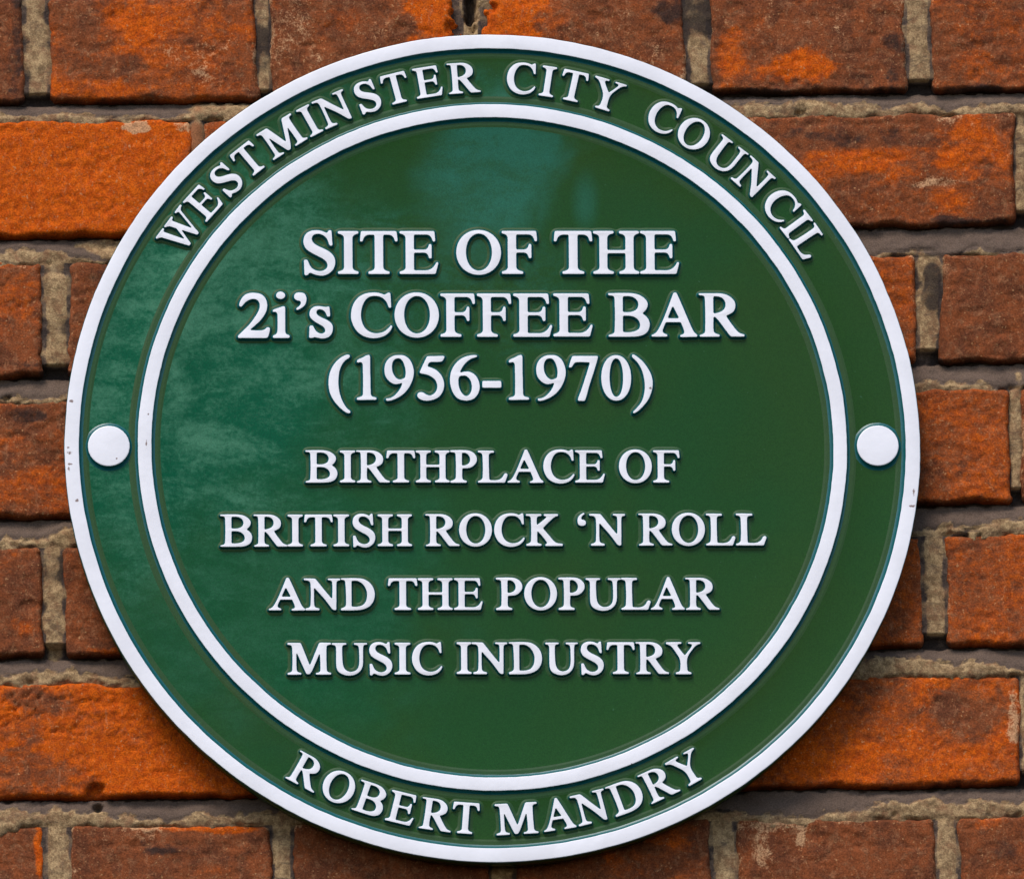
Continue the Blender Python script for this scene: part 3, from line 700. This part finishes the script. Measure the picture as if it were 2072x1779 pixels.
def area(P): return 0.5 * np.sum(P[:, 0] * np.roll(P[:, 1], -1) - np.roll(P[:, 0], -1) * P[:, 1])

RES = 2.5
def glyph_loops(ch):
    allp = np.vstack([l for g in G[ch] for l in g]); lo = allp.min(0) - 6; hi = allp.max(0) + 6
    nx, ny = int((hi[0] - lo[0]) * RES), int((hi[1] - lo[1]) * RES)
    X, Y = np.meshgrid(lo[0] + (np.arange(nx) + .5) / RES, lo[1] + (np.arange(ny) + .5) / RES, indexing='ij')
    m = np.zeros(X.shape, bool)
    for g in G[ch]: m |= inside(g, X, Y)
    f = gauss_blur(m.astype(float), 1.35 * RES)
    out = []
    for P in contours(f, 0.48):
        P = lo + (P + .5) / RES
        P = smooth_loop(resample(P, 1.3), 2)
        nz = 0.22 * vnoise(P[:, 0] / 3.1 + ord(ch), P[:, 1] / 3.1, 5)
        out.append(P + normals(P) * nz[:, None])
    return out
GL = {ch: glyph_loops(ch) for ch in G}

RELIEF = 0.0023
PROF = [(6.6, 0.0), (5.0, 0.05), (3.9, 0.22), (2.0, 0.62), (0.35, 0.93), (-0.35, 0.985), (-1.1, 1.0)]   # offset, height fraction
MATS = [1, 1, 1, 1, 1, 0]

def relief_mesh(name, loops, prof, height, mats, matidx, k=1.0):
    """walls from stacked offsets of the outline, cap filled; x,z in loop units, y = -height"""
    V, F, MI = [], [], []
    base = 0; caps = []
    for P in loops:
        N = normals(P); n = len(P)
        for (off, h) in prof:
            Q = P + N * off * k
            V += [(x, -h * height, z) for x, z in Q]
        for r in range(len(prof) - 1):
            for i in range(n):
                j = (i + 1) % n
                a, b = base + r * n + i, base + r * n + j
                F.append((a, b, b + n, a + n)); MI.append(matidx[r])
        caps.append((base + (len(prof) - 1) * n, n))
        base += n * len(prof)
    idx = [i for s, n in caps for i in range(s, s + n)]
    outer = [c for c, P in zip(caps, loops) if area(P) > 0]; holes = [c for c, P in zip(caps, loops) if area(P) <= 0]
    for s, n in outer:
        poly = np.array([(V[i][0], V[i][2]) for i in range(s, s + n)])
        mine = [(s, n)]
        for hs, hn in holes:
            pt = np.array([[V[hs][0]]]), np.array([[V[hs][2]]])
            if inside([poly], *pt)[0, 0]: mine.append((hs, hn))
        ids = [i for a, b in mine for i in range(a, a + b)]
        tris = tessellate_polygon([[Vector((V[i][0], V[i][2], 0)) for i in range(a, a + b)] for a, b in mine])
        for t in tris:
            q_ = [ids[t[0]], ids[t[1]], ids[t[2]]]
            A = np.array([(V[i][0], V[i][2]) for i in q_])
            if area(A) < 0: q_.reverse()
            F.append(tuple(q_)); MI.append(matidx[-1])
    return make_mesh(name, V, F, mats, MI)

plaque = bpy.data.objects.new('round_plaque', None); COL.objects.link(plaque)
plaque.location = (0, 0, Z0)
plaque['label'] = 'round green enamelled memorial plaque with raised white lettering and two white rings'
plaque['category'] = 'plaque'

GROUND = FACE + RELIEF            # y of the green field
GM = {}
def glyph_mesh(ch):
    if ch not in GM:
        GM[ch] = relief_mesh('letter_shape', GL[ch], PROF, RELIEF, [M_WHITE, M_EDGE], MATS)
    return GM[ch]

KIND = {'-': 'hyphen', "'": 'apostrophe', '`': 'apostrophe', '(': 'bracket', ')': 'bracket'}
PLACED = []
def put(ch, cx, cz, sx, sz, rot=0.0):
    """origin = glyph's bottom-left when unrotated"""
    nm = KIND.get(ch, 'numeral' if ch.isdigit() else 'letter')
    o = link_mesh(nm, glyph_mesh(ch), plaque, (cx, GROUND, cz))
    o.scale = (sx, 1, sz); o.rotation_euler = (0, -rot, 0)
    ca, sa = math.cos(rot), math.sin(rot)
    for P in GL[ch]:
        x, z = P[:, 0] * sx, P[:, 1] * sz
        PLACED.append(np.stack([cx + x * ca - z * sa, cz + x * sa + z * ca], 1))

def line(text, x0, f, base, top, spans):
    """text laid on a straight baseline; spans = (left, right) photo positions of each letter; base/top may tilt"""
    for ch, (a, b) in zip(text, spans):
        a = x0 + a / f; b = x0 + b / f
        bl = base(0.5 * (a + b)) if callable(base) else base
        tp = top(0.5 * (a + b)) if callable(top) else top
        X0, Zb = src(a, bl); X1, _ = src(b, bl); _, Zt = src(a, tp)
        P = np.vstack(GL[ch]); w0, w1 = P[:, 0].min(), P[:, 0].max()
        sz = (Zt - Zb) / 100.0; sx = (X1 - X0) / (w1 - w0)
        if ch == '`': sx = sz * 0.92
        put(ch, X0 - w0 * sx, Zb - Z0, sx, sz)

z = 2.96
line('SITEO', 1040, z, 976.3, 823.2, [(118, 455), (480, 700), (715, 1112), (1130, 1540), (1728, 2202)])
line('FTHE', 1740, z, 976, 822.6, [(135, 510), (685, 1092), (1098, 1585), (1592, 2005)])
line("2i'sC", 820, z, 1200, 1045.5, [(78, 418), (446, 626), (672, 805), (828, 1080), (1270, 1706)])
line('OFFE', 1400, z, 1199.8, 1045.2, [(12, 482), (495, 862), (880, 1244), (1262, 1674)])
line('EBAR', 2040, z, 1198.6, 1044.9, [(-210, 206), (370, 808), (824, 1308), (1325, 1806)])
line('(1956-', 1120, z, 1423.2, 1268.5, [(145, 376), (443, 652), (735, 1047), (1080, 1370), (1425, 1740), (1765, 1968)])
line('1970)', 1680, z, 1423.2, 1268.5, [(385, 602), (677, 990), (1023, 1330), (1362, 1678), (1688, 1905)])
line('BIRTHPL', 1060, z, 1717.2, 1603.2, [(80, 418), (442, 606), (615, 970), (933, 1238), (1242, 1600), (1606, 1888), (1897, 2210)])
line('ACEOF', 1740, z, 1717.6, 1602.4, [(195, 574), (573, 902), (908, 1222), (1370, 1718), (1730, 2010)])
sl = lambda y: (lambda x: y - (x - 760) * 0.0024)
line('BRITISH', 760, z, sl(1945.4), sl(1831.6), [(70, 408), (422, 782), (780, 942), (955, 1257), (1262, 1430), (1465, 1705), (1728, 2092)])
line('ROCK`', 1400, z, sl(1945.2), sl(1831.6), [(337, 698), (692, 1040), (1062, 1384), (1397, 1786), (1940, 2037)])
line('NROLL', 2060, z, sl(1944.8), sl(1831.4), [(110, 490), (628, 987), (980, 1330), (1340, 1650), (1655, 1977)])
sl2 = lambda y: (lambda x: y - (x - 940) * 0.0016)
line('ANDTHE', 940, z, sl2(2171.4), sl2(2058), [(48, 434), (418, 804), (808, 1167), (1305, 1616), (1618, 1988), (2000, 2303)])
line('POPULA', 1640, z, sl2(2171.2), sl2(2057.6), [(370, 650), (668, 1015), (1028, 1306), (1315, 1690), (1690, 2000), (2000, 2360)])
line('R', 2344, 1.577, 2169.6, 2056, [(150, 342)])
line('MUSIC', 1000, z, 2399.6, 2286.4, [(68, 530), (535, 910), (930, 1174), (1196, 1366), (1380, 1700)])
line('INDUSTRY', 1600, 2.072, 2398.0, 2284.6, [(52, 163), (163, 427), (437, 683), (706, 948), (968, 1138), (1158, 1366), (1372, 1619), (1597, 1852)])

# curved lines: centre of each letter gives its angle
CX, CZ = plane_pt(996.7, 902.6, FACE); CX = float(CX); CZ = float(CZ)
CAP = 64.5 * S
def arc(text, pts, rbase, cap, flip=False):
    for ch, (x, y) in zip(text, pts):
        X, Zp = src(x, y)
        ang = math.atan2(Zp - CZ, X - CX)
        rot = ang - math.pi / 2 if not flip else ang + math.pi / 2
        P = np.vstack(GL[ch]); w = 0.5 * (P[:, 0].min() + P[:, 0].max())
        s = cap / 100.0
        bx = CX + rbase * math.cos(ang); bz = CZ + rbase * math.sin(ang)
        put(ch, bx - w * s * math.cos(rot), bz - w * s * math.sin(rot) - Z0, s, s, rot)
cv = lambda x0, y0, f, L: [(x0 + a / f, y0 + b / f) for a, b in L]
arc('WESTM', cv(520, 400, 2.96, [(325, 1215), (620, 965), (860, 720), (1075, 490), (1435, 265)]), 743.3 * S, 64.2 * S)
arc('IN', cv(0, 0, 1.594, [(1757, 688), (1885, 610)]), 743.3 * S, 64.2 * S)
arc('STER', cv(1150, 180, 3.453, [(548, 570), (888, 450), (1285, 385), (1725, 335)]), 743.3 * S, 64.2 * S)
arc('CITY', cv(1740, 180, 3.453, [(400, 335), (727, 362), (1045, 410), (1460, 505)]), 743.3 * S, 64.2 * S)
arc('COU', cv(2240, 300, 4.144, [(515, 455), (972, 702), (1472, 1000)]), 743.3 * S, 64.2 * S)
arc('NCIL', cv(2500, 500, 3.453, [(640, 438), (990, 775), (1181, 1010), (1330, 1240)]), 743.3 * S, 64.2 * S)
arc('ROBE', cv(980, 2620, 3.453, [(395, 418), (790, 597), (1180, 735), (1560, 855)]), 809.0 * S, 64.8 * S, True)
arc('R', cv(980, 2620, 3.453, [(1985, 940)]), 809.0 * S, 64.8 * S, True)
arc('TMA', cv(1540, 2620, 3.453, [(405, 985), (1030, 1000), (1535, 948)]), 809.0 * S, 64.8 * S, True)
arc('NDRY', cv(2020, 2580, 3.453, [(278, 1002), (722, 892), (1128, 725), (1473, 545)]), 809.0 * S, 64.8 * S, True)

# swollen paint ground around the lettering: one soft step that follows the outlines of the words
def lettering_ground():
    h = 0.00030; ext = 0.232; n = int(2 * ext / h)
    m = np.zeros((n, n), bool)
    i = 0
    for P in PLACED:
        lo = ((P.min(0) + [ext - CX, ext - (CZ - Z0)]) / h).astype(int) - 2; hi = ((P.max(0) + [ext - CX, ext - (CZ - Z0)]) / h).astype(int) + 3
        X, Y = np.meshgrid((np.arange(lo[0], hi[0]) + .5) * h - ext + CX, (np.arange(lo[1], hi[1]) + .5) * h - ext + CZ - Z0, indexing='ij')
        m[lo[0]:hi[0], lo[1]:hi[1]] ^= inside([P[::2]], X, Y)
    f = gauss_blur(m.astype(float), 0.00105 / h)
    loops = []
    for P in contours(f, 0.045):
        P = (P + .5) * h - ext + np.array([CX, CZ - Z0])
        if abs(area(P)) < 6e-6: continue
        loops.append(smooth_loop(resample(P, 0.0007), 2))
    prof = [(0.0006, 0.0), (0.0002, 0.35), (-0.0002, 0.85), (-0.0006, 1.0)]
    me = relief_mesh('lettering_ground', loops, prof, 0.00028, [M_GREEN_PLAIN], [0, 0, 0, 0])
    link_mesh('lettering_ground', me, plaque, (0, GROUND, 0))
lettering_ground()

# turned parts
def turned(name, prof, mats, matidx, seg=900, wob=0.0, close=False, seed=0, center=(None, None)):
    """prof: (radius units, y) from outside in"""
    cx = CX if center[0] is None else center[0]; cz = CZ if center[1] is None else center[1]
    a = np.linspace(0, 2 * math.pi, seg, endpoint=False)
    V = []
    for k, (r, y) in enumerate(prof):
        w = wob * (fbm(np.cos(a) * 14 + k * .07, np.sin(a) * 14, seed + 1, 3) + 0.6 * vnoise(np.cos(a) * 70, np.sin(a) * 70, seed + 9)) if wob else 0
        rr = (r + w) * S
        V.append(np.stack([rr * np.cos(a), np.full(seg, y), rr * np.sin(a)], 1))
    V = np.vstack(V); F = []; MI = []
    for k in range(len(prof) - 1):
        for i in range(seg):
            j = (i + 1) % seg
            F.append((k * seg + i, k * seg + j, (k + 1) * seg + j, (k + 1) * seg + i)); MI.append(matidx[k])
    if close:
        F.append(tuple(range((len(prof) - 1) * seg, len(prof) * seg))); MI.append(matidx[-1])
    me = make_mesh(name, V, F, mats, MI)
    return link_mesh(name, me, plaque, (cx, 0, cz - Z0))

g = GROUND
BACK = -0.0050
# plate: back edge, drafted side, green field with a low step beside each ring
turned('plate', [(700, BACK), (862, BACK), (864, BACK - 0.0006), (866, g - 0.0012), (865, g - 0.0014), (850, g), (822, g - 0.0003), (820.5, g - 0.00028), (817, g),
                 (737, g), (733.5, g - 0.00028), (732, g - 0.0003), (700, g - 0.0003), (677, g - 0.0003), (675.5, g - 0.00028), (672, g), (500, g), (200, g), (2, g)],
       [M_GREEN, M_GREEN_PLAIN], [0, 0, 0, 0, 0, 1, 1, 1, 0, 1, 1, 1, 1, 1, 1, 0, 0, 0], close=True)
T_ = FACE
turned('outer_ring', [(866.2, g - 0.0004), (866.4, T_ + 0.0008), (865.9, T_ + 0.0003), (865.2, T_ + 0.00008), (863.5, T_), (850, T_), (838, T_), (836.6, T_ + 0.00006), (835.8, T_ + 0.0003), (834.2, T_ + 0.0010), (832.2, g - 0.0006), (829, g - 0.0003), (826, g)],
       [M_WHITE, M_EDGE], [1, 1, 1, 0, 0, 0, 0, 1, 1, 1, 1, 1], wob=0.9, seed=3)
turned('inner_ring', [(727, g), (724, g - 0.0003), (721.2, g - 0.0007), (719.6, T_ + 0.0010), (718.4, T_ + 0.0003), (717.6, T_ + 0.00006), (716, T_), (704, T_), (691.8, T_), (690.4, T_ + 0.00006), (689.6, T_ + 0.0003), (688, T_ + 0.0010), (686, g - 0.0006), (683, g - 0.0003), (680, g)],
       [M_WHITE, M_EDGE], [1, 1, 1, 1, 1, 0, 0, 0, 0, 1, 1, 1, 1, 1], wob=0.9, seed=8)
for (u, v) in ((220.2, 902.4), (1776.2, 901.6)):
    X, Zp = plane_pt(u, v, FACE)
    turned('boss', [(50, g), (47, g - 0.0003), (44.5, g - 0.0008), (43, T_ + 0.0006), (42, T_ + 0.0002), (41.2, T_ + 0.00006), (39.5, T_), (10, T_ - 0.0001)],
           [M_WHITE, M_EDGE], [1, 1, 1, 1, 0, 0, 0, 0], seg=160, wob=0.35, close=True, seed=int(u), center=(float(X), float(Zp)))
